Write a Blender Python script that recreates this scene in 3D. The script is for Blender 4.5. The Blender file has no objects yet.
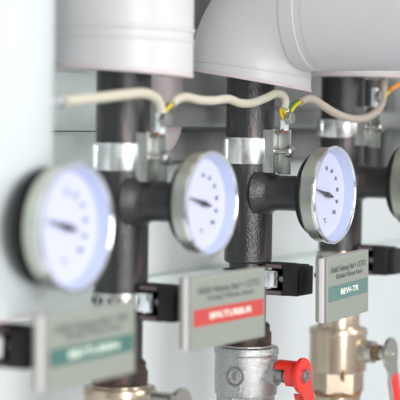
import bpy, bmesh, math, random
from mathutils import Vector, Matrix
random.seed(7)
C = bpy.context.scene.collection
PI = math.pi

# ------------------------------------------------------------------ camera
# The row of pipes runs along +X, the room is on the -Y side, the wall behind at +Y.
FPX = 1700.0
PITCH = math.atan(80 / FPX)
CAM = Vector((-1.7608, -0.9501, 1.5))
FW = Vector((math.cos(PI/6)*math.cos(PITCH), math.sin(PI/6)*math.cos(PITCH), -math.sin(PITCH)))
RT = Vector((0.5, -math.cos(PI/6), 0))
UP = RT.cross(FW)
ROLL = math.radians(0.9)
RT, UP = RT*math.cos(ROLL) + UP*math.sin(ROLL), UP*math.cos(ROLL) - RT*math.sin(ROLL)
cd = bpy.data.cameras.new('camera'); cam = bpy.data.objects.new('camera', cd); C.objects.link(cam)
m3 = Matrix((RT, UP, -FW)).transposed()
cam.matrix_world = Matrix.Translation(CAM) @ m3.to_4x4()
cd.sensor_width = 36; cd.lens = 36 * FPX / 400
cd.clip_start = 0.05
cd.dof.use_dof = True; cd.dof.focus_distance = 1.96; cd.dof.aperture_fstop = 4.4
bpy.context.scene.camera = cam

def height(py, X, Y):                 # height of photo row py at the plan position X, Y
    lo, hi = 0.0, 3.0
    for _ in range(50):
        z = (lo+hi)/2; d = Vector((X, Y, z)) - CAM
        if 200 - FPX*d.dot(UP)/d.dot(FW) > py: lo = z
        else: hi = z
    return (lo+hi)/2
def on_plane(px, py, Y):              # point of the vertical plane y = Y seen at px, py
    r = FW + RT*((px-200)/FPX) + UP*((200-py)/FPX)
    return CAM + r*((Y - CAM.y)/r.y)

# ------------------------------------------------------------------ world, lights, exposure
w = bpy.data.worlds.new('room_light'); bpy.context.scene.world = w; w.use_nodes = True
nt = w.node_tree; bg = nt.nodes['Background']
tc = nt.nodes.new('ShaderNodeTexCoord'); sep = nt.nodes.new('ShaderNodeSeparateXYZ'); cr = nt.nodes.new('ShaderNodeValToRGB')
mp = nt.nodes.new('ShaderNodeMapRange'); mp.inputs[1].default_value = -1
nt.links.new(tc.outputs['Generated'], sep.inputs[0]); nt.links.new(sep.outputs[2], mp.inputs[0])
nt.links.new(mp.outputs[0], cr.inputs[0]); nt.links.new(cr.outputs[0], bg.inputs[0])
cr.color_ramp.elements[0].color = (.50, .47, .45, 1); cr.color_ramp.elements[0].position = .3
cr.color_ramp.elements[1].color = (.93, .97, 1, 1); cr.color_ramp.elements[1].position = .62
bg.inputs[1].default_value = 0.56
def area(name, loc, target, size, power, col=(1, 1, 1), size_y=None):
    l = bpy.data.lights.new(name, 'AREA'); l.energy = power; l.color = col; l.size = size
    if size_y: l.shape = 'RECTANGLE'; l.size_y = size_y
    o = bpy.data.objects.new(name, l); C.objects.link(o); o.location = loc
    o.rotation_euler = (Vector(target) - Vector(loc)).to_track_quat('-Z', 'Y').to_euler()
    return o
area('softbox_light', (0.3, -2.6, 2.4), (0, 0, 1.45), 0.9, 26, (1, .985, .97), 1.4)  # unseen softbox, added for reflections in the metal
area('side_softbox_light', (-2.2, -2.7, 1.75), (0, 0, 1.4), 0.75, 66, (.97, .98, 1), 2.2)  # unseen tall softbox, added for the bright streaks on pipes and valves
vs = bpy.context.scene.view_settings
vs.view_transform = 'Standard'; vs.look = 'None'; vs.exposure = 0.35; vs.gamma = 1; vs.use_curve_mapping = False

# ------------------------------------------------------------------ materials
def mat(name, col, rough=.5, metal=0, var=None, vscale=30, bump=0, bscale=200, vlo=.4, vhi=.65, coat=0, spec=.5, stretch=1):
    m = bpy.data.materials.new(name); m.use_nodes = True; t = m.node_tree; b = t.nodes['Principled BSDF']
    b.inputs['Base Color'].default_value = (*col, 1); b.inputs['Roughness'].default_value = rough
    b.inputs['Metallic'].default_value = metal
    if coat: b.inputs['Coat Weight'].default_value = coat
    co = t.nodes.new('ShaderNodeTexCoord')
    b.inputs['Specular IOR Level'].default_value = spec
    if var:
        n = t.nodes.new('ShaderNodeTexNoise'); n.inputs['Scale'].default_value = vscale; n.inputs['Detail'].default_value = 6
        r = t.nodes.new('ShaderNodeValToRGB')
        r.color_ramp.elements[0].position = vlo; r.color_ramp.elements[0].color = (*col, 1)
        r.color_ramp.elements[1].position = vhi; r.color_ramp.elements[1].color = (*var, 1)
        mpn = t.nodes.new('ShaderNodeMapping'); mpn.inputs['Scale'].default_value = (1, 1, stretch)
        t.links.new(co.outputs['Object'], mpn.inputs[0]); t.links.new(mpn.outputs[0], n.inputs['Vector']); t.links.new(n.outputs[0], r.inputs[0])
        t.links.new(r.outputs[0], b.inputs['Base Color'])
    if bump:
        n = t.nodes.new('ShaderNodeTexNoise'); n.inputs['Scale'].default_value = bscale; n.inputs['Detail'].default_value = 4
        u = t.nodes.new('ShaderNodeBump'); u.inputs['Strength'].default_value = bump; u.inputs['Distance'].default_value = .001
        t.links.new(co.outputs['Object'], n.inputs['Vector']); t.links.new(n.outputs[0], u.inputs['Height'])
        t.links.new(u.outputs[0], b.inputs['Normal'])
    return m
M = {}
M['wall'] = mat('wall_paint', (.64, .67, .67), .8, 0, (.68, .71, .71), 5, .1, 60)
M['steel'] = mat('black_steel', (.026, .024, .026), .30, .3, (.20, .12, .09), 60, .8, 480, .60, .84, spec=1, stretch=.22)
M['weld'] = mat('rusty_joint', (.10, .055, .04), .5, .5, (.03, .025, .025), 60, .6, 300)
M['jacket'] = mat('jacket_grey', (.57, .555, .56), .42, 0, (.60, .585, .59), 8, .06, 40)
M['jacket_white'] = mat('jacket_white', (.56, .60, .60), .5, 0, (.58, .62, .62), 8)
M['foam'] = mat('jacket_end_bounce', (.62, .53, .53), .7, 0, (.55, .48, .48), 40)  # pink of the floor's bounce light is put into this colour
M['seam'] = mat('jacket_seam', (.42, .41, .42), .5)
M['rim'] = mat('gauge_case', (.56, .57, .50), .33, .85, (.50, .52, .46), 25, .05, 500)
M['chrome'] = mat('bright_metal', (.86, .87, .90), .16, 1)
M['inner'] = mat('bezel_inner_sky_tint', (.60, .65, .80), .35, 0)  # lavender tint of reflected sky is put into the ring's colour
M['dial'] = mat('dial_white', (.74, .74, .83), .5)
M['print'] = mat('dial_print', (.05, .05, .12), .5)
M['needle'] = mat('needle_black', (.02, .02, .025), .4)
M['plate'] = mat('sign_case', (.275, .29, .25), .42, 0)
M['plate_edge'] = mat('sign_edge', (.80, .74, .74), .3, 0)
M['platef'] = mat('sign_face', (.265, .28, .24), .36, 0)
M['teal'] = mat('teal_band', (.06, .15, .13), .45)
M['teal2'] = mat('grey_teal_band', (.115, .20, .185), .45)
M['red_band'] = mat('red_band', (.50, .060, .055), .45)
M['txt_dark'] = mat('text_grey', (.10, .11, .11), .5)
M['txt_light'] = mat('text_pale', (.86, .90, .78), .5)
M['black'] = mat('black_plastic', (.006, .006, .006), .6, 0, (.012, .010, .009), 60)
M['pinkgrey'] = mat('dusty_plastic', (.13, .09, .09), .5)
M['strap'] = mat('steel_strap', (.92, .92, .92), .25, .85, (.84, .84, .84), 40, .10, 25)
M['bracket'] = mat('zinc_plate', (.52, .53, .50), .34, .8, (.42, .43, .40), 50)
M['bolt'] = mat('bolt_zinc', (.40, .40, .39), .35, .9)
M['cable'] = mat('cable_cream', (.57, .53, .425), .5)
M['cable2'] = mat('cable_beige', (.46, .39, .33), .5)
M['yellow'] = mat('wire_yellow', (.75, .55, .02), .45)
M['green'] = mat('wire_green', (.06, .20, .05), .45)
M['orange'] = mat('wire_orange', (.85, .30, .03), .45)
M['lug'] = mat('lug_white', (.88, .92, .93), .25, .3)
M['rubber_red'] = mat('clamp_rust', (.30, .09, .05), .6)
M['cast'] = mat('cast_silver', (.55, .55, .54), .25, .9, (.34, .34, .33), 600, 1.0, 600)
M['brass'] = mat('nickel_brass', (.58, .49, .375), .27, .75, (.50, .41, .31), 20, .12, 200)
M['seal'] = mat('brown_seal', (.30, .15, .06), .7, 0, (.16, .09, .04), 60)
M['nickel'] = mat('nickel', (.62, .60, .55), .22, .95)
M['stem'] = mat('valve_stem', (.30, .30, .31), .35, .85)
M['red'] = mat('red_paint', (.80, .02, .012), .3, 0, (.66, .03, .02), 60, .12, 200, coat=.4)
M['mint'] = mat('mint_trunking', (.60, .68, .655), .6, 0, (.63, .70, .68), 12)
M['grey'] = mat('shaded_grey_paint', (.22, .225, .22), .5, 0, (.16, .165, .16), 14)  # grey deepened to carry the jackets' shade on the upper wall
M['dark'] = mat('dark_paint', (.05, .05, .052), .5, 0, (.03, .03, .03), 20)
M['grey_dark'] = mat('shaded_dark_grey_paint', (.085, .09, .088), .5)  # riser colour darkened to carry the shade of the jackets above
M['pink'] = mat('pinkish_primer', (.50, .43, .43), .6)
def glass_mat():
    m = bpy.data.materials.new('clear_glass'); m.use_nodes = True; t = m.node_tree
    for n in list(t.nodes):
        if n.type != 'OUTPUT_MATERIAL': t.nodes.remove(n)
    out = [n for n in t.nodes][0]
    a = t.nodes.new('ShaderNodeBsdfTransparent'); a.inputs[0].default_value = (.96, .965, 1, 1)
    g = t.nodes.new('ShaderNodeBsdfGlossy'); g.inputs['Roughness'].default_value = .08
    lw = t.nodes.new('ShaderNodeLayerWeight'); lw.inputs[0].default_value = .5; f = t.nodes.new('ShaderNodeMath'); f.operation = 'MULTIPLY'; f.inputs[1].default_value = .16; t.links.new(lw.outputs['Facing'], f.inputs[0]); x = t.nodes.new('ShaderNodeMixShader')
    t.links.new(f.outputs[0], x.inputs[0]); t.links.new(a.outputs[0], x.inputs[1]); t.links.new(g.outputs[0], x.inputs[2])
    t.links.new(x.outputs[0], out.inputs[0]); return m
M['glass'] = glass_mat()

# ------------------------------------------------------------------ helpers
OUT = Matrix.Rotation(PI/2, 4, 'X')          # local +Z becomes the outward direction -Y
def T(x, y, z): return Matrix.Translation((x, y, z))
def obj(name, bm, m, parent=None, loc=None, smooth=True, angle=35):
    me = bpy.data.meshes.new(name); bmesh.ops.recalc_face_normals(bm, faces=bm.faces[:])
    bm.to_mesh(me); bm.free(); o = bpy.data.objects.new(name, me); C.objects.link(o)
    if m: me.materials.append(M[m])
    if smooth:
        for p in me.polygons: p.use_smooth = True
        try: me.set_sharp_from_angle(angle=math.radians(angle))
        except Exception: pass
    if parent: o.parent = parent
    if loc: o.location = loc
    return o
def thing(name, label, cat, loc, rz=0, group=None):
    o = bpy.data.objects.new(name, None); C.objects.link(o); o.location = loc; o.rotation_euler = (0, 0, rz)
    o.empty_display_size = .02
    tag(o, label, cat, group); return o
def tag(o, label, cat, group=None):
    o['label'] = label; o['category'] = cat
    if group: o['group'] = group
    return o
def struct(o): o['kind'] = 'structure'; return o
def lathe(bm, prof, mx=Matrix(), seg=64, close=True):
    rings = []
    for r, h in prof:
        if r < 1e-6: rings.append([bm.verts.new(mx @ Vector((0, 0, h)))])
        else: rings.append([bm.verts.new(mx @ Vector((r*math.cos(2*PI*i/seg), r*math.sin(2*PI*i/seg), h))) for i in range(seg)])
    for a, b in zip(rings[:-1], rings[1:]):
        for i in range(seg):
            j = (i+1) % seg
            if len(a) == 1 and len(b) == 1: continue
            if len(a) == 1: bm.faces.new((a[0], b[i], b[j]))
            elif len(b) == 1: bm.faces.new((a[i], b[0], a[j]))
            else: bm.faces.new((a[i], b[i], b[j], a[j]))
    return bm
def box(bm, x0, x1, y0, y1, z0, z1, mx=Matrix(), bev=0, seg=2):
    r = bmesh.ops.create_cube(bm, size=1)
    vv = r['verts']
    for v in vv: v.co = Vector(((x0+x1)/2 + v.co.x*(x1-x0), (y0+y1)/2 + v.co.y*(y1-y0), (z0+z1)/2 + v.co.z*(z1-z0)))
    if bev:
        es = list({e for v in vv for e in v.link_edges})
        r = bmesh.ops.bevel(bm, geom=es, offset=bev, segments=seg, affect='EDGES', profile=.5)
        vv = list({v for f in r['faces'] for v in f.verts} | {v for v in vv if v.is_valid})
    for v in vv: v.co = mx @ v.co
    return bm
def prism(bm, pts, z0, z1, mx=Matrix(), bev=0):
    a = [bm.verts.new((x, y, z0)) for x, y in pts]; b = [bm.verts.new((x, y, z1)) for x, y in pts]
    n = len(pts); bm.faces.new(a[::-1]); top = bm.faces.new(b)
    for i in range(n): bm.faces.new((a[i], a[(i+1) % n], b[(i+1) % n], b[i]))
    vv = a + b
    if bev:
        r = bmesh.ops.bevel(bm, geom=[e for e in top.edges], offset=bev, segments=2, affect='EDGES')
        vv = list({v for f in r['faces'] for v in f.verts} | {v for v in vv if v.is_valid})
    for v in vv: v.co = mx @ v.co
    return bm
def spline(pts, n=10):
    P = [Vector(p) for p in pts]; P = [2*P[0]-P[1]] + P + [2*P[-1]-P[-2]]; o = []
    for i in range(1, len(P)-2):
        a, b, c, d = P[i-1:i+3]
        for k in range(n):
            t = k/n; o.append(.5*((2*b) + (c-a)*t + (2*a-5*b+4*c-d)*t*t + (-a+3*b-3*c+d)*t**3))
    o.append(P[-2]); return o
def tube(bm, pts, r, seg=16, cap=True):
    rings = []; up = Vector((0, 0, 1)); nrm = None
    for i, p in enumerate(pts):
        t = (pts[min(i+1, len(pts)-1)] - pts[max(i-1, 0)]).normalized()
        if nrm is None: nrm = t.cross(up if abs(t.z) < .9 else Vector((1, 0, 0))).normalized()
        nrm = (nrm - t*nrm.dot(t)).normalized(); bn = t.cross(nrm)
        rr = r[i] if isinstance(r, list) else r
        rings.append([bm.verts.new(p + (nrm*math.cos(2*PI*k/seg) + bn*math.sin(2*PI*k/seg))*rr) for k in range(seg)])
    for a, b in zip(rings[:-1], rings[1:]):
        for k in range(seg): bm.faces.new((a[k], a[(k+1) % seg], b[(k+1) % seg], b[k]))
    if cap: bm.faces.new(rings[0][::-1]); bm.faces.new(rings[-1])
    return bm
def text_bm(bm, s, size, mx, depth=.0002, width=None, bold=0):
    cu = bpy.data.curves.new('tmp', 'FONT'); cu.body = s; cu.size = size; cu.align_x = 'CENTER'; cu.align_y = 'CENTER'
    cu.extrude = depth; cu.offset = bold
    o = bpy.data.objects.new('tmp', cu); C.objects.link(o); bpy.context.view_layer.update()
    me = bpy.data.meshes.new_from_object(o.evaluated_get(bpy.context.evaluated_depsgraph_get()))
    bpy.data.objects.remove(o); bpy.data.curves.remove(cu)
    k = len(bm.verts); bm.from_mesh(me); bm.verts.ensure_lookup_table(); vv = bm.verts[k:]
    sx = 1
    if width and vv:
        xs = [v.co.x for v in vv]; sx = width/(max(xs)-min(xs))
    for v in vv: v.co = mx @ Vector((v.co.x*sx, v.co.y, v.co.z))
    bpy.data.meshes.remove(me)
def copy_tree(o, parent=None):
    c = o.copy(); C.objects.link(c); c.parent = parent
    for ch in list(o.children): copy_tree(ch, c)
    return c

# pipe positions along the row
S = [-0.530, -0.2767, 0.0, 0.2529]

# ------------------------------------------------------------------ the setting
bm = bmesh.new(); box(bm, -1.6, 3.2, .20, .26, 0, 2.9)
struct(obj('wall_back', bm, 'wall'))
bm = bmesh.new(); box(bm, -1.6, 3.2, -2.9, .26, -.05, 0)
struct(obj('floor', bm, 'wall'))

# cable trunking along the wall, below the gauges
def strip(name, py0, py1, pxref, Yf, depth, m, X0, X1, label, cat, bev=.003):
    a = on_plane(pxref, py0, Yf); b = on_plane(pxref, py1, Yf)
    bm = bmesh.new(); box(bm, X0, X1, Yf, Yf+depth, b.z, a.z, bev=bev)
    o = obj(name, bm, m); tag(o, label, cat); return o
strip('cable_trunking', 294, 321, 30, .175, .025, 'mint', -1.2, 1.2, 'mint white cable trunking low on the wall, seen at left between dial and sign', 'cable trunking')
strip('cable_trunking', 133, 167, 72, .150, .05, 'mint', -1.2, .04, 'wide pale mint trunking on the wall behind the upper left pipe', 'cable trunking')
strip('wall_duct', 128, 158, 285, .150, .05, 'grey', .06, 1.4, 'grey metal duct on the wall behind the sharp middle pipe', 'duct')
a = on_plane(72, 130, .143)
bm = bmesh.new(); tube(bm, [Vector((-1.2, .143, a.z)), Vector((1.4, .143, a.z))], .0022, 12)  # dark tube added to draw the shaded gap between mint pipe and trunking
tag(obj('gap_shade_line', bm, 'dark'), 'thin dark level line drawing the shaded gap above the pale trunking', 'cable')
# horizontal conduit above
a = on_plane(72, 104, .16)
zc = a.z; bm = bmesh.new(); tube(bm, [Vector((-1.2, .160, zc)), Vector((-.09, .160, zc))], .036, 40)
tag(obj('wall_pipe', bm, 'mint'), 'thick pale mint pipe running level on the wall at upper left', 'pipe')
a = on_plane(200, 116, .083)
bm = bmesh.new(); tube(bm, [Vector((-.14, .083, a.z)), Vector((1.4, .083, a.z))], .013, 32)
tag(obj('wall_pipe', bm, 'grey'), 'thin grey level pipe on the wall between first and second vertical pipes', 'pipe')
a = on_plane(166, 90, .12)
zl = height(162, a.x, .12)
bm = bmesh.new(); tube(bm, [Vector((a.x, .2, zl+.02)), Vector((a.x, .15, zl+.02))] + [Vector((a.x, .15-.03*math.sin(k*PI/16), zl+.05-.03*math.cos(k*PI/16))) for k in range(1, 8)] + [Vector((a.x, .12, zl+.05)), Vector((a.x, .12, 2.9))], .0205, 32)
tag(obj('riser_pipe', bm, 'pink'), 'pinkish grey vertical pipe standing behind the left clamp', 'pipe')
# darker plant behind the upper right
a = on_plane(371, 150, .13)
bm = bmesh.new(); tube(bm, [Vector((a.x, .13, height(192, a.x, .13))), Vector((a.x, .13, 2.9))], .014, 32)
tag(obj('riser_pipe', bm, 'dark'), 'black vertical pipe behind the right dial, above its branch', 'pipe')
a = on_plane(386, 150, .11)
bm = bmesh.new(); tube(bm, [Vector((a.x, .11, height(196, a.x, .11))), Vector((a.x, .11, 2.9))], .012, 32)
tag(obj('riser_pipe', bm, 'grey_dark'), 'grey vertical pipe behind the rightmost dial', 'pipe')
a = on_plane(330, 100, .185); b = on_plane(330, 40, .185); c = on_plane(330, 197, .185)
bm = bmesh.new(); box(bm, .02, 1.6, .180, .198, on_plane(250, 162, .185).z, 2.2, bev=.002)
tag(obj('backing_board', bm, 'grey'), 'dull grey backing board on the wall behind the upper pipes', 'board')

# ------------------------------------------------------------------ vertical steel pipes with a branch
GZ = [height(228, S[0], -.118), height(204, S[1], -.108), height(195, S[2], -.111), height(184, S[3], -.111)]
PL = ['black steel vertical pipe hidden by the leftmost white jacket',
      'blurred black steel vertical pipe, left of the middle one',
      'sharp black steel vertical pipe in the middle with rusty streaks',
      'black steel vertical pipe at right behind the sharp dial']
NZ = [height(318, S[0], 0), height(300, S[1], 0), height(262, S[2], 0), height(250, S[3], 0)]   # narrow part begins
VZ = [height(440, S[0], 0), height(384, S[1], 0), height(344, S[2], 0), height(325.5, S[3], 0)]  # valve body top
NR = [.0235, .0235, .0225, .025]
for i, s in enumerate(S):
    t = thing('steel_pipe', PL[i], 'pipe', (s, 0, 0), 0, None)
    bm = bmesh.new(); R = .0282
    lathe(bm, [(0, NZ[i]), (R-.002, NZ[i]), (R, NZ[i]+.002), (R, 2.6), (0, 2.6)], seg=72)
    gz = GZ[i]
    rb = .0205
    prof = [(rb+.012, .018), (rb+.0065, .0265), (rb+.003, .030), (rb+.0008, .035), (rb, .040), (rb, .076), (rb-.002, .078), (0, .078)]
    lathe(bm, prof, T(0, 0, gz) @ OUT, 48)
    obj('pipe_body', bm, 'steel', t)
    bm = bmesh.new()
    ze_ = .0855 if i != 1 else .0815
    lathe(bm, [(0, .076), (.010, .076), (.010, ze_), (0, ze_)], T(0, 0, gz) @ OUT, 24)
    obj('socket', bm, 'weld', t)
    bm = bmesh.new()
    lathe(bm, [(0, NZ[i]+.003), (NR[i], NZ[i]+.003), (NR[i], VZ[i]-.01), (0, VZ[i]-.01)], seg=64)
    obj('nipple', bm, 'steel' if i != 3 else 'brass', t)
    bm = bmesh.new()
    z1 = VZ[i] + .026
    if i != 3:
        lathe(bm, [(0, VZ[i]-.002), (.0285, VZ[i]-.002), (.0295, VZ[i]+.002), (.0295, z1-.012), (.0275, z1-.009), (.0275, z1-.003), (.025, z1), (0, z1)], seg=64)
    else:
        lathe(bm, [(0, VZ[i]-.002), (.0275, VZ[i]-.002), (.0275, z1-.006), (.0255, z1), (0, z1)], seg=64)
    obj('coupling', bm, 'weld' if i != 3 else 'brass', t)

# ------------------------------------------------------------------ insulation jackets
def ring_sweep(bm, pts, R, seg=80, slope=(0, 0), y_cap=None):
    """pts: centre points in the YZ plane (x = 0); slope tilts the first ring"""
    rings = []
    for i, p in enumerate(pts):
        tn = (pts[min(i+1, len(pts)-1)] - pts[max(i-1, 0)]).normalized()
        ex = Vector((1, 0, 0)); ey = tn.cross(ex)
        ring = []
        for k in range(seg):
            a = 2*PI*k/seg; v = p + (ex*math.cos(a) + ey*math.sin(a))*R
            if i == 0: v = v + Vector((0, 0, (v.x-p.x)*slope[0] + (v.y-p.y)*slope[1]))
            ring.append(bm.verts.new(v))
        rings.append(ring)
    for a, b in zip(rings[:-1], rings[1:]):
        for k in range(seg): bm.faces.new((a[k], a[(k+1) % seg], b[(k+1) % seg], b[k]))
    return rings
def end_ring(R, r0, z, slope, drop=.0):
    bm = bmesh.new(); seg = 80; A = []; B = []; D = []
    for k in range(seg):
        a = 2*PI*k/seg
        f = lambda r, dz: bm.verts.new((r*math.cos(a), r*math.sin(a), z + dz + r*math.cos(a)*slope[0] + r*math.sin(a)*slope[1]))
        A.append(f(R, 0)); B.append(f(r0, 0)); D.append(f(R, .004))
    for k in range(seg):
        j = (k+1) % seg; bm.faces.new((A[k], A[j], B[j], B[k])); bm.faces.new((A[k], A[j], D[j], D[k]))
    return bm
def jacket(i, R, zb, slope, m, label, elbow=None, beads=(), collar=None):
    t = thing('insulation_jacket', label, 'pipe insulation', (S[i], 0, zb), 0)
    pts = []
    if elbow is None: pts = [Vector((0, 0, 0)), Vector((0, 0, .03)), Vector((0, 0, 2.58-zb))]
    else:
        ze, rc = elbow      # height of the level leg above zb, bend radius
        pts = [Vector((0, 0, 0))]
        for k in range(0, 19):
            a = PI/2*k/18; pts.append(Vector((0, -rc + rc*math.cos(a), ze-rc + rc*math.sin(a))))
        pts.append(Vector((0, -.42, ze)))
    bm = bmesh.new(); ring_sweep(bm, pts, R, slope=slope); obj('jacket_shell', bm, m, t)
    obj('end_ring', end_ring(R+.0006, .0292, -.0005, slope), 'foam', t)
    for h, dz, rr, sl in beads:
        bm = bmesh.new(); rs = []
        for (r, hh) in ((R-.001, h), (R+rr, h+dz*.3), (R+rr, h+dz*.7), (R-.001, h+dz)):
            rs.append([bm.verts.new((r*math.cos(2*PI*k/80), r*math.sin(2*PI*k/80), hh + r*math.cos(2*PI*k/80)*sl[0] + r*math.sin(2*PI*k/80)*sl[1])) for k in range(80)])
        for a, b in zip(rs[:-1], rs[1:]):
            for k in range(80): bm.faces.new((a[k], a[(k+1) % 80], b[(k+1) % 80], b[k]))
        obj('seam_bead', bm, m, t)
    return t, pts
# slope: height change per metre along x (row) and y; the image's right is (+.5 x, -.87 y)
jacket(0, .073, height(322, S[0], 0), (0.02, -.14), 'jacket_white', 'large blurred white pipe jacket at the left edge, nearest the camera')
jacket(1, .0715, height(72, S[1], 0), (-.03, .055), 'jacket', 'pale grey pipe jacket at top left with two raised seams, ending above the cream cable',
       beads=((.031, .005, .0012, (-.01, .02)), (.041, .007, .0016, (-.01, .02))))
zb2 = height(81, S[2], 0)
ze2 = height(10, S[2], 0) - zb2
j2, p2 = jacket(2, .0705, zb2, (-.07, .15), 'jacket', 'pale grey elbow-shaped pipe jacket at top centre, bending towards the room', elbow=(ze2, .068),
       beads=((.012, .003, .0012, (-.06, .12)),))
# mitred lap at the elbow end
bm = bmesh.new(); lathe(bm, [(.0700, .070), (.0716, .0705), (.0716, .088), (.0705, .089)], T(0, 0, ze2) @ OUT, 80)
obj('lap_band', bm, 'jacket', j2)
bm = bmesh.new(); R_ = .0712
lathe(bm, [(.0700, .0975), (R_, .098), (R_, .35), (.07, .351)], T(0, 0, ze2) @ OUT, 80)
obj('lap_band', bm, 'jacket', j2)
bm = bmesh.new(); lathe(bm, [(0, .417), (.070, .417), (.0712, .419), (.0712, .4215), (.070, .423), (0, .423)], T(0, 0, ze2) @ OUT, 80)
obj('end_cap', bm, 'jacket', j2)
jacket(3, .0755, height(77, S[3], 0), (0, .0), 'jacket', 'pale jacket with pinkish bottom rim at top right, behind the elbow jacket')

# ------------------------------------------------------------------ dial thermometers
def thermometer(label):
    t = thing('dial_thermometer', label, 'thermometer', (0, 0, 0))
    R = .0555; O = OUT
    # local axis: z = outward; the glass is at z = 0
    bm = bmesh.new()
    lathe(bm, [(0, -.022), (R-.010, -.022), (R-.004, -.021), (R-.0012, -.018), (R-.0005, -.006), (R-.0005, -.003), (R-.004, -.003)], O, 96)
    obj('case', bm, 'rim', t)
    bm = bmesh.new()
    lathe(bm, [(R-.001, -.0045), (R+.0006, -.004), (R+.0008, -.001), (R-.0004, .0008), (R-.002, .0010), (R-.003, .0002), (R-.0034, -.001)], O, 96)
    obj('bezel', bm, 'chrome', t)
    bm = bmesh.new()
    lathe(bm, [(R-.0032, -.0005), (R-.0045, -.0035), (R-.0068, -.0125)], O, 96)
    obj('inner_ring', bm, 'inner', t)
    bm = bmesh.new(); lathe(bm, [(0, -.0122), (R-.0062, -.0122), (R-.0062, -.0126)], O, 96)
    dial = obj('dial', bm, 'dial', t)
    bm = bmesh.new()
    for k in range(23):
        a = math.radians(96 - 145*k/22)
        mx = O @ Matrix.Rotation(a - PI/2, 4, 'Z') @ T(0, .0370, -.0120)
        box(bm, -.00012, .00012, -.0006, .0006, 0, .0001, mx)
    obj('scale_marks', bm, 'print', dial, smooth=False)
    bm = bmesh.new()
    for k in range(5, 11):
        a = math.radians(225 - 270*k/10)
        text_bm(bm, str(k*10), .0066, O @ T(.0300*math.cos(a), .0300*math.sin(a), -.0119), .0001, bold=.00005)
    text_bm(bm, '°C', .0075, O @ T(-.002, -.030, -.0119), .0001)
    obj('scale_numerals', bm, 'print', dial, smooth=False)
    bm = bmesh.new(); a = math.radians(180-13)
    mx = O @ Matrix.Rotation(a, 4, 'Z') @ T(0, 0, -.0095)
    prism(bm, [(-.014, -.0011), (-.004, -.0026), (.004, -.0026), (.012, -.0016), (.0335, -.0003), (.0335, .0003), (.012, .0016), (.004, .0026), (-.004, .0026), (-.014, .0011)], 0, .0006, mx)
    nd = obj('needle', bm, 'needle', t, smooth=False)
    bm = bmesh.new(); lathe(bm, [(0, -.0121), (.0030, -.0121), (.0030, -.0080), (.0022, -.0075), (0, -.0075)], O, 24)
    obj('hub', bm, 'needle', nd)
    bm = bmesh.new(); lathe(bm, [(0, -.0002), (R-.0034, -.0002), (R-.0034, -.0012), (0, -.0012)], O, 64)
    obj('glass', bm, 'glass', t)
    bm = bmesh.new(); lathe(bm, [(0, -.0215), (.047, -.0215), (.047, -.027), (.044, -.0305), (0, -.0325)], O, 64)
    obj('back_cap', bm, 'black', t)
    bm = bmesh.new(); lathe(bm, [(0, -.020), (.012, -.020), (.012, -.0335), (0, -.0335)], O, 6)
    obj('back_nut', bm, 'weld', t)
    return t
g = thermometer('dial thermometer left of the middle pipe, slightly blurred, standing above the red-banded sign')
spots = [(0, -.1165, GZ[0], 1.02, math.radians(0)), (1, -.108, GZ[1], .945, math.radians(0)), (2, -.1125, GZ[2], 1.0, 0), (3, -.112, GZ[3], 1.0, 0)]
GL = ['most blurred dial thermometer, nearest the camera at far left',
      g['label'], 'sharp dial thermometer right of the middle pipe, with readable numerals',
      'dial thermometer cut off by the right edge of the picture']
for n, (i, y, z, sc, rz) in enumerate(spots):
    o = g if n == 0 else copy_tree(g)
    o.location = (S[i], y, z); o.scale = (sc, sc, sc); o.rotation_euler = (0, 0, rz)
    o['label'] = GL[n]; o['group'] = 'dial thermometers along the pipes'

for c_ in g.children:
    if c_.name.startswith('back_cap'): c_.scale = (1.10, 1.25, 1.10)

# ------------------------------------------------------------------ sign plates
def sign(i, Yf, rz, py_mid, H, W, band, l1, l2, lb, label, roll=0, lw=.56):
    z = height(py_mid, S[i], Yf)
    t = thing('sign_plate', label, 'sign', (S[i] + .004, Yf, z), rz, None)
    t.rotation_euler = (0, roll, rz)
    O = OUT; w2, h2 = W/2, H/2
    bm = bmesh.new(); box(bm, -w2, w2, -h2+.001, h2-.001, -.015, -.0075, O, .0018, 3); obj('back_case', bm, 'plate', t)
    bm = bmesh.new(); box(bm, -w2-.0002, w2+.0002, -h2+.0005, h2-.0005, -.0100, -.0035, O, .0005); obj('spacer', bm, 'plate_edge', t)
    bm = bmesh.new(); box(bm, -w2, w2, -h2, h2, -.0042, 0, O, .0014, 3); obj('front_cover', bm, 'plate', t)
    bm = bmesh.new(); box(bm, -w2+.004, w2-.004, -h2+.004, h2-.004, -.001, .0002, O); f = obj('inlay', bm, 'platef', t, smooth=False)
    bm = bmesh.new(); box(bm, -w2+.004, w2-.004, -h2*.36, h2*.11, -.0005, .0005, O); b = obj('colour_band', bm, band, t, smooth=False)
    b['label'] = {'red_band': 'red band', 'teal': 'teal band', 'teal2': 'grey green band'}[band]
    bm = bmesh.new(); text_bm(bm, l1, .0095, O @ T(.000, h2*.60, .0004), .0001, W*.84, .00018)
    text_bm(bm, l2, .0075, O @ T(.002, h2*.37, .0004), .0001, W*.62, .00012); obj('lettering', bm, 'txt_dark', f, smooth=False)
    bm = bmesh.new(); text_bm(bm, lb, .0092, O @ T(.002, -h2*.13, .0007), .0001, W*lw, .0001); obj('band_lettering', bm, 'txt_light', b, smooth=False)
    # pin at the back
    bm = bmesh.new(); lathe(bm, [(0, -.014), (.0028, -.014), (.0028, -.042), (0, -.042)], O @ T(0, .010, 0), 16); obj('mounting_pin', bm, 'black', t)
    return t
sign(0, -.131, math.radians(-3), 346, .0655, .130, 'teal', 'Abluft Heizung Bad + WC', 'Rücklauf Wärme Nord', 'BE/TURIN', 'blurred grey sign with teal band at lower left, below the nearest dial', roll=math.radians(-1.2))
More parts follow.
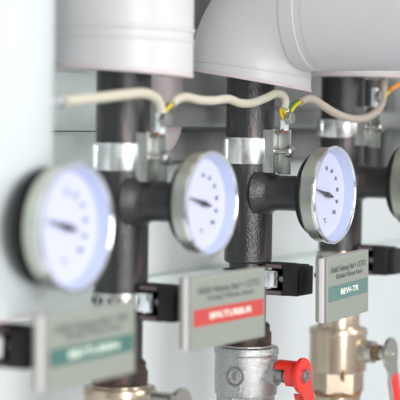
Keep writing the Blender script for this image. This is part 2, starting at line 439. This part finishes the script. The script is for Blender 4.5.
sign(1, -.127, math.radians(-6), 308.5, .0725, .130, 'red_band', 'Abluft Heizung Bad + COTO', 'Vorlauf Wärme Nord', 'BFK/TURBUR', 'grey sign with a red band, in front of the middle pipe', roll=math.radians(-1.2))
sign(2, -.129, 0, 286, .0735, .112, 'teal2', 'Abluft Heizung Bad + COTO', 'Rücklauf Wärme Nord', 'BEW-TR', 'sharp grey sign with a grey-green band, below the sharp dial', lw=.42, roll=math.radians(-2.2))

# ------------------------------------------------------------------ sign holders: band round the pipe + black housing
def holder(i, zpy, label, Lend=.083, band=True):
    z = height(zpy, S[i], -.05)
    t = thing('sign_holder', label, 'pipe clip', (S[i], 0, z), 0)
    h = .0185
    if band:
        bm = bmesh.new(); lathe(bm, [(.0287, -.0085), (.0300, -.0085), (.0300, .0085), (.0287, .0085)], seg=72)
        bnd = obj('hose_band', bm, 'bracket', t)
        bm = bmesh.new()
        for k in range(18):
            a = 2*PI*k/18
            box(bm, -.0012, .0012, -.0004, .0004, -.003, .003, Matrix.Rotation(a, 4, 'Z') @ T(0, .0302, 0))
        obj('slots', bm, 'black', bnd, smooth=False)
    bm = bmesh.new()
    # side walls and back of an open housing (open towards the camera side, -X)
    y0, y1 = -.026, -.058
    box(bm, -.014, .014, y1, y0, .0130, h, bev=.0012)
    box(bm, -.014, .014, y1, y0, -h, -.0130, bev=.0012)
    box(bm, .010, .014, y1, y0, -h, h, bev=.001)
    box(bm, -.016, .016, y1-.016, y1+.004, -h+.0005, h-.0005, bev=.002)
    box(bm, -.013, .013, -Lend, y1-.012, -.0165, .0165, bev=.0015)
    obj('housing', bm, 'black', t)
    bm = bmesh.new(); box(bm, -.0145, -.0138, y1+.006, y0-.006, .0132, h-.001); 
    obj('edge_strip', bm, 'pinkgrey', t)
    bm = bmesh.new(); box(bm, -.0145, -.0138, y1+.006, y0-.006, -h+.001, -.0132)
    obj('edge_strip', bm, 'pinkgrey', t)
    bm = bmesh.new(); box(bm, -.0125, .004, y1+.012, y0-.0005, -.010, .010, bev=.0015)
    sc = obj('worm_screw_block', bm, 'chrome', t)
    bm = bmesh.new(); lathe(bm, [(0, .044), (.0055, .044), (.0060, .046), (.0060, .0515), (.005, .053), (0, .053)], OUT, 24)
    obj('screw_head', bm, 'bolt', sc)
    return t
holder(0, 346, 'black sign holder at the far left edge, behind the teal-banded sign')
holder(1, 302.5, 'blurred black sign holder on the left pipe, behind the red-banded sign', .082)
holder(2, 279, 'sharp black sign holder on the middle pipe with bright metal piece', .080)
holder(3, 260, 'black sign holder on the right pipe near the right edge')

# ------------------------------------------------------------------ earthing clamps
def clamp(i, zpy, strap_h, label, tilt=0, R=.0300):
    z = height(zpy, S[i], 0)
    t = thing('earthing_clamp', label, 'pipe clamp', (S[i], 0, z), 0)
    h = strap_h/2
    bm = bmesh.new()
    lathe(bm, [(.0286, -h), (R, -h), (R+.0006, -h+.002), (R+.0009, 0), (R+.0006, h-.002), (R, h), (.0286, h)], Matrix.Rotation(tilt, 4, 'Y'), 72)
    # raised buckle fold towards the camera's left
    obj('strap', bm, 'strap', t)
    bm = bmesh.new()
    box(bm, -.0325, -.0285, -.010, .010, -h*.92, h*.92, Matrix.Rotation(tilt, 4, 'Y') @ Matrix.Rotation(math.radians(-48), 4, 'Z'), bev=.0019, seg=4)
    obj('buckle', bm, 'strap', t)
    bm = bmesh.new(); box(bm, -.014, -.0115, -.036, -.020, -.025, .025, bev=.0004); box(bm, -.014, .014, -.0385, -.036, -.025, .026, bev=.0004)
    br = obj('bracket', bm, 'bracket', t)
    bm = bmesh.new(); box(bm, .0, .003, -.053, -.037, -.027, .025, bev=.0004); obj('ear', bm, 'bracket', br)
    bm = bmesh.new(); zz = .000
    lathe(bm, [(0, .037), (.0033, .037), (.0033, .055), (0, .055)], T(-.006, 0, zz) @ OUT, 16)
    sc = obj('clamp_screw', bm, 'nickel', t)
    bm = bmesh.new(); lathe(bm, [(0, .053), (.0070, .053), (.0075, .055), (.0075, .0585), (.006, .0605), (.002, .061), (.0018, .0595), (0, .0595)], T(-.006, 0, zz) @ OUT, 20)
    obj('screw_head', bm, 'bolt', sc)
    # terminal on top: white sleeve, hex bolt, rusty washer
    bm = bmesh.new(); box(bm, -.007, .003, -.050, -.043, .024, .050, bev=.0012)
    tm = obj('cable_lug', bm, 'lug', t)
    bm = bmesh.new(); lathe(bm, [(0, 0), (.0080, 0), (.0080, .006), (.0065, .0075), (0, .0075)], T(-.003, -.0500, .0385) @ OUT, 6)
    obj('terminal_bolt', bm, 'bolt', t)
    bm = bmesh.new(); lathe(bm, [(0, 0), (.0035, 0), (.0035, .004), (0, .004)], T(-.004, -.046, .022), 16)
    obj('washer', bm, 'rubber_red', t)
    return t
clamp(1, 156.5, .028, 'blurred bright steel earthing clamp on the left pipe')
clamp(2, 150.5, .0305, 'sharp steel earthing clamp on the middle pipe, above its branch')
clamp(3, 126, .0235, 'blurred earthing clamp with tilted strap on the right pipe', math.radians(-6))

# ------------------------------------------------------------------ earth cables
def cable(pts, Y, r, m, label, ends, cat='cable'):
    P = [on_plane(x, y, Y if len(q) == 0 else q[0]) for x, y, *q in pts]
    base = P[0].copy()
    t = thing('earth_cable', label, cat, base)
    sp = spline([p - base for p in P], 10)
    bm = bmesh.new(); tube(bm, sp, r, 20); obj('sheath', bm, m, t)
    for (q, col) in ends:
        e = [on_plane(x, y, yy) - base for x, y, yy in q]
        bm = bmesh.new(); tube(bm, spline(e, 6), .0019, 12); obj('wire_end', bm, col, t)
    return t
cable([(64, 101), (80, 99.5), (100, 97.5), (125, 94.5), (142, 93), (152, 95.5), (158, 101), (161, 109)], -.050, .0052, 'cable',
      'blurred cream cable from the left jacket to the left clamp',
      [([(161, 107, -.050), (161.5, 113, -.048), (162, 119, -.046)], 'yellow'), ([(64, 101, -.05), (60, 101.5, -.05), (55, 102, -.05)], 'lug')])
cable([(172, 104), (177, 99), (186, 97), (200, 100), (214, 100.5), (228, 99), (240, 103), (252, 103), (266, 98), (276, 93.5), (283, 95.5), (285.5, 102), (284, 109)], -.0515, .0047, 'cable',
      'wavy cream cable from the left clamp across the middle pipe to its clamp',
      [([(284, 108, -.051), (284, 111, -.05), (286, 118, -.047)], 'yellow'), ([(281, 109, -.051), (281, 114, -.049), (283, 119, -.047)], 'yellow'), ([(173, 103, -.051), (169, 107, -.05), (165, 112, -.047)], 'yellow'), ([(174, 101, -.048), (168, 105, -.047), (164, 110, -.045)], 'green')])
cable([(300, 102), (305, 99), (313, 99.5), (322, 105), (333, 112), (346, 117.5), (360, 119), (372, 115), (380, 107), (383, 96), (383.5, 84), (386, 74)], -.051, .0050, 'cable2',
      'beige cable drooping from the middle clamp to the upper right, before the right pipe',
      [([(301, 101, -.051), (295, 106, -.051), (291, 112, -.049)], 'yellow'), ([(299, 100, -.049), (293, 104, -.049), (289, 110, -.047)], 'green')])
cable([(404, 83), (396, 86), (390, 90)], -.056, .0030, 'orange', 'short orange wire entering at the upper right edge',
      [([(391, 90, -.056), (386, 95, -.055), (384, 99, -.054)], 'yellow')], 'wire')
# screw and lug where the first cable starts
p = on_plane(58, 102, -.05)
t = thing('ring_terminal', 'small shiny ring terminal beside the left white jacket, at the cream cable end', 'terminal', p)
bm = bmesh.new(); lathe(bm, [(0, -.003), (.0065, -.003), (.0065, .003), (.004, .005), (0, .005)], Matrix.Rotation(-PI/2, 4, 'Y'), 20); obj('screw_head', bm, 'chrome', t)

# ------------------------------------------------------------------ ball valves
def ngon(r, n, rot=0): return [(r*math.cos(2*PI*k/n+rot), r*math.sin(2*PI*k/n+rot)) for k in range(n)]
def valve(i, mbody, label, zt, handle):
    t = thing('ball_valve', label, 'valve', (S[i], 0, zt), 0)
    bm = bmesh.new(); B = .0385; Hb = .0600; sz = -.018 if i == 1 else -.031
    lathe(bm, [(0, 0), (.030, 0), (.0305, -.0015), (.0335, -.0015), (B-.0012, -.0025), (B, -.0055), (B, -.010), (B-.0012, -.0115), (B-.0012, -Hb+.008), (B-.0018, -Hb+.002), (B-.004, -Hb), (0, -Hb)], seg=80)
    # bonnet boss
    lathe(bm, [(.0165, .020), (.0160, .038), (.0150, .0425), (.0125, .0435), (0, .0435)], T(0, 0, sz) @ OUT, 40)
    bd = obj('valve_body', bm, mbody, t)
    if i == 2:
        # round foundry mark on the camera side
        va = math.atan2(CAM.y, CAM.x - S[i]) - math.radians(21)
        n = Vector((math.cos(va), math.sin(va), 0))
        up = Vector((0, 0, 1)); e1 = up.cross(n)
        mx = Matrix((e1, up, n)).transposed().to_4x4(); mx.translation = n*(B-.0012) + Vector((0, 0, -.034))
        bm = bmesh.new()
        ring = []
        for k in range(48):
            a = 2*PI*k/48; row = []
            for q in range(6):
                b = 2*PI*q/6; r = .0104 + .0013*math.cos(b); x = r*math.cos(a)
                dz = -(B-.0012 - math.sqrt((B-.0012)**2 - x*x))
                row.append(bm.verts.new(mx @ Vector((x, r*math.sin(a), dz + .0004 + .0015*math.sin(b)))))
            ring.append(row)
        for k in range(48):
            for q in range(6): bm.faces.new((ring[k][q], ring[(k+1) % 48][q], ring[(k+1) % 48][(q+1) % 6], ring[k][(q+1) % 6]))
        text_bm(bm, 'S', .013, mx, .0016, bold=.0004)
        obj('foundry_mark', bm, 'stem', bd)
    if i == 3:
        bm = bmesh.new(); va = math.atan2(CAM.y, CAM.x - S[i]) + math.radians(12)
        for k in range(9):
            q = Vector((math.cos(va)*.0362, math.sin(va)*.0362, -Hb + .004 - k*.0013))
            mx = Matrix.Translation(q) @ Matrix.Diagonal((.0026-.0001*k, .0026-.0001*k, .0022, 1))
            bmesh.ops.create_icosphere(bm, subdivisions=2, radius=1, matrix=mx)
        obj('rust_drip', bm, 'seal', bd)
    # hexagon end and lower seal
    bm = bmesh.new(); prism(bm, ngon(.0345, 6, math.radians(2)), -Hb-.026, -Hb+.001); obj('hex_nut', bm, mbody, t, angle=20)
    bm = bmesh.new(); lathe(bm, [(0, -Hb-.024), (.031, -Hb-.024), (.032, -Hb-.027), (.031, -Hb-.031), (0, -Hb-.031)], seg=48); obj('seal', bm, 'seal', t)
    bm = bmesh.new(); lathe(bm, [(0, -Hb-.03), (.0305, -Hb-.03), (.0305, -Hb-.05), (.0282, -Hb-.052), (.0282, -zt+.0005), (0, -zt+.0005)], seg=48); obj('lower_pipe', bm, 'steel' if i == 2 else 'brass', t)
    # stem and packing nut
    O = T(0, 0, sz) @ OUT
    bm = bmesh.new(); rs = .0105 if i == 2 else .0145
    lathe(bm, [(0, .043), (rs, .043), (rs, .052 if i != 1 else .066), (.009, .053 if i != 1 else .067), (.009, .070), (.0, .070)], O, 32)
    st = obj('valve_stem', bm, 'stem' if i == 2 else 'nickel', t)
    bm = bmesh.new(); prism(bm, ngon(.0112, 6), .054, .061, O); obj('packing_nut', bm, 'stem' if i == 2 else 'seal', st, angle=20)
    # lever in a plane facing the room
    hz, ang, mh = .0725, handle[0], handle[1]
    L = O @ Matrix.Rotation(ang, 4, 'Z')        # local +x is the lever direction
    bm = bmesh.new()
    arc = [(.0210*math.cos(a), .0210*math.sin(a)) for a in [math.radians(40+k*(280)/14) for k in range(15)]]
    pts = arc + [(.024, -.0125), (.034, -.0115), (.060, -.0110), (.10, -.0105), (.104, -.007), (.104, .007), (.10, .0105), (.060, .0110), (.034, .0115), (.024, .0125)]
    prism(bm, pts, hz, hz+.0042, L, .0008)
    if i == 2:
        # folded skirts of the pressed lever, and the stop saddle towards the body
        for sgn in (-1, 1):
            box(bm, .020, .10, sgn*.0100-.0009, sgn*.0100+.0009, hz-.009, hz+.001, L, .0004)
        def saddle(a0, a1, r0, r1, z0, z1):
            n = 14; q = []
            o_ = [(r1*math.cos(a0+(a1-a0)*k/n), r1*math.sin(a0+(a1-a0)*k/n)) for k in range(n+1)]
            i_ = [(r0*math.cos(a0+(a1-a0)*k/n), r0*math.sin(a0+(a1-a0)*k/n)) for k in range(n+1)][::-1]
            prism(bm, o_ + i_, z0, z1, L)
        saddle(math.radians(70), math.radians(290), .0140, .0165, hz-.014, hz+.001)
        saddle(math.radians(90), math.radians(215), .0135, .0165, hz-.028, hz-.012)
    lv = obj('lever', bm, mh, t)
    if mh != 'red':
        bm = bmesh.new(); box(bm, .030, .125, -.0105, .0105, hz-.003, hz+.0065, L, .003, 3)
        lv2 = obj('grip_sleeve', bm, 'red', lv); lv2['label'] = 'red plastic grip'
    bm = bmesh.new(); prism(bm, ngon(.0085, 6, .3), hz+.003, hz+.0085, L, .001)
    lathe(bm, [(0, hz+.0085), (.0040, hz+.0085), (.0036, hz+.011), (0, hz+.0115)], L, 20)
    obj('lever_nut', bm, 'bolt' if i == 2 else 'nickel', lv)
    return t
# angle measured in the lever plane (x = along the row away from camera, y = up)
valve(1, 'brass', 'blurred brass valve at bottom left, below the left pipe', VZ[1], (math.radians(-75), 'nickel'))
valve(2, 'cast', 'silver cast valve with a bare red lever, below the middle pipe', VZ[2], (math.radians(-62), 'red'))
valve(3, 'brass', 'brass-coloured valve with a red gripped lever, at lower right', VZ[3], (math.radians(-70), 'nickel'))
# brown stain on the right valve's lower rim
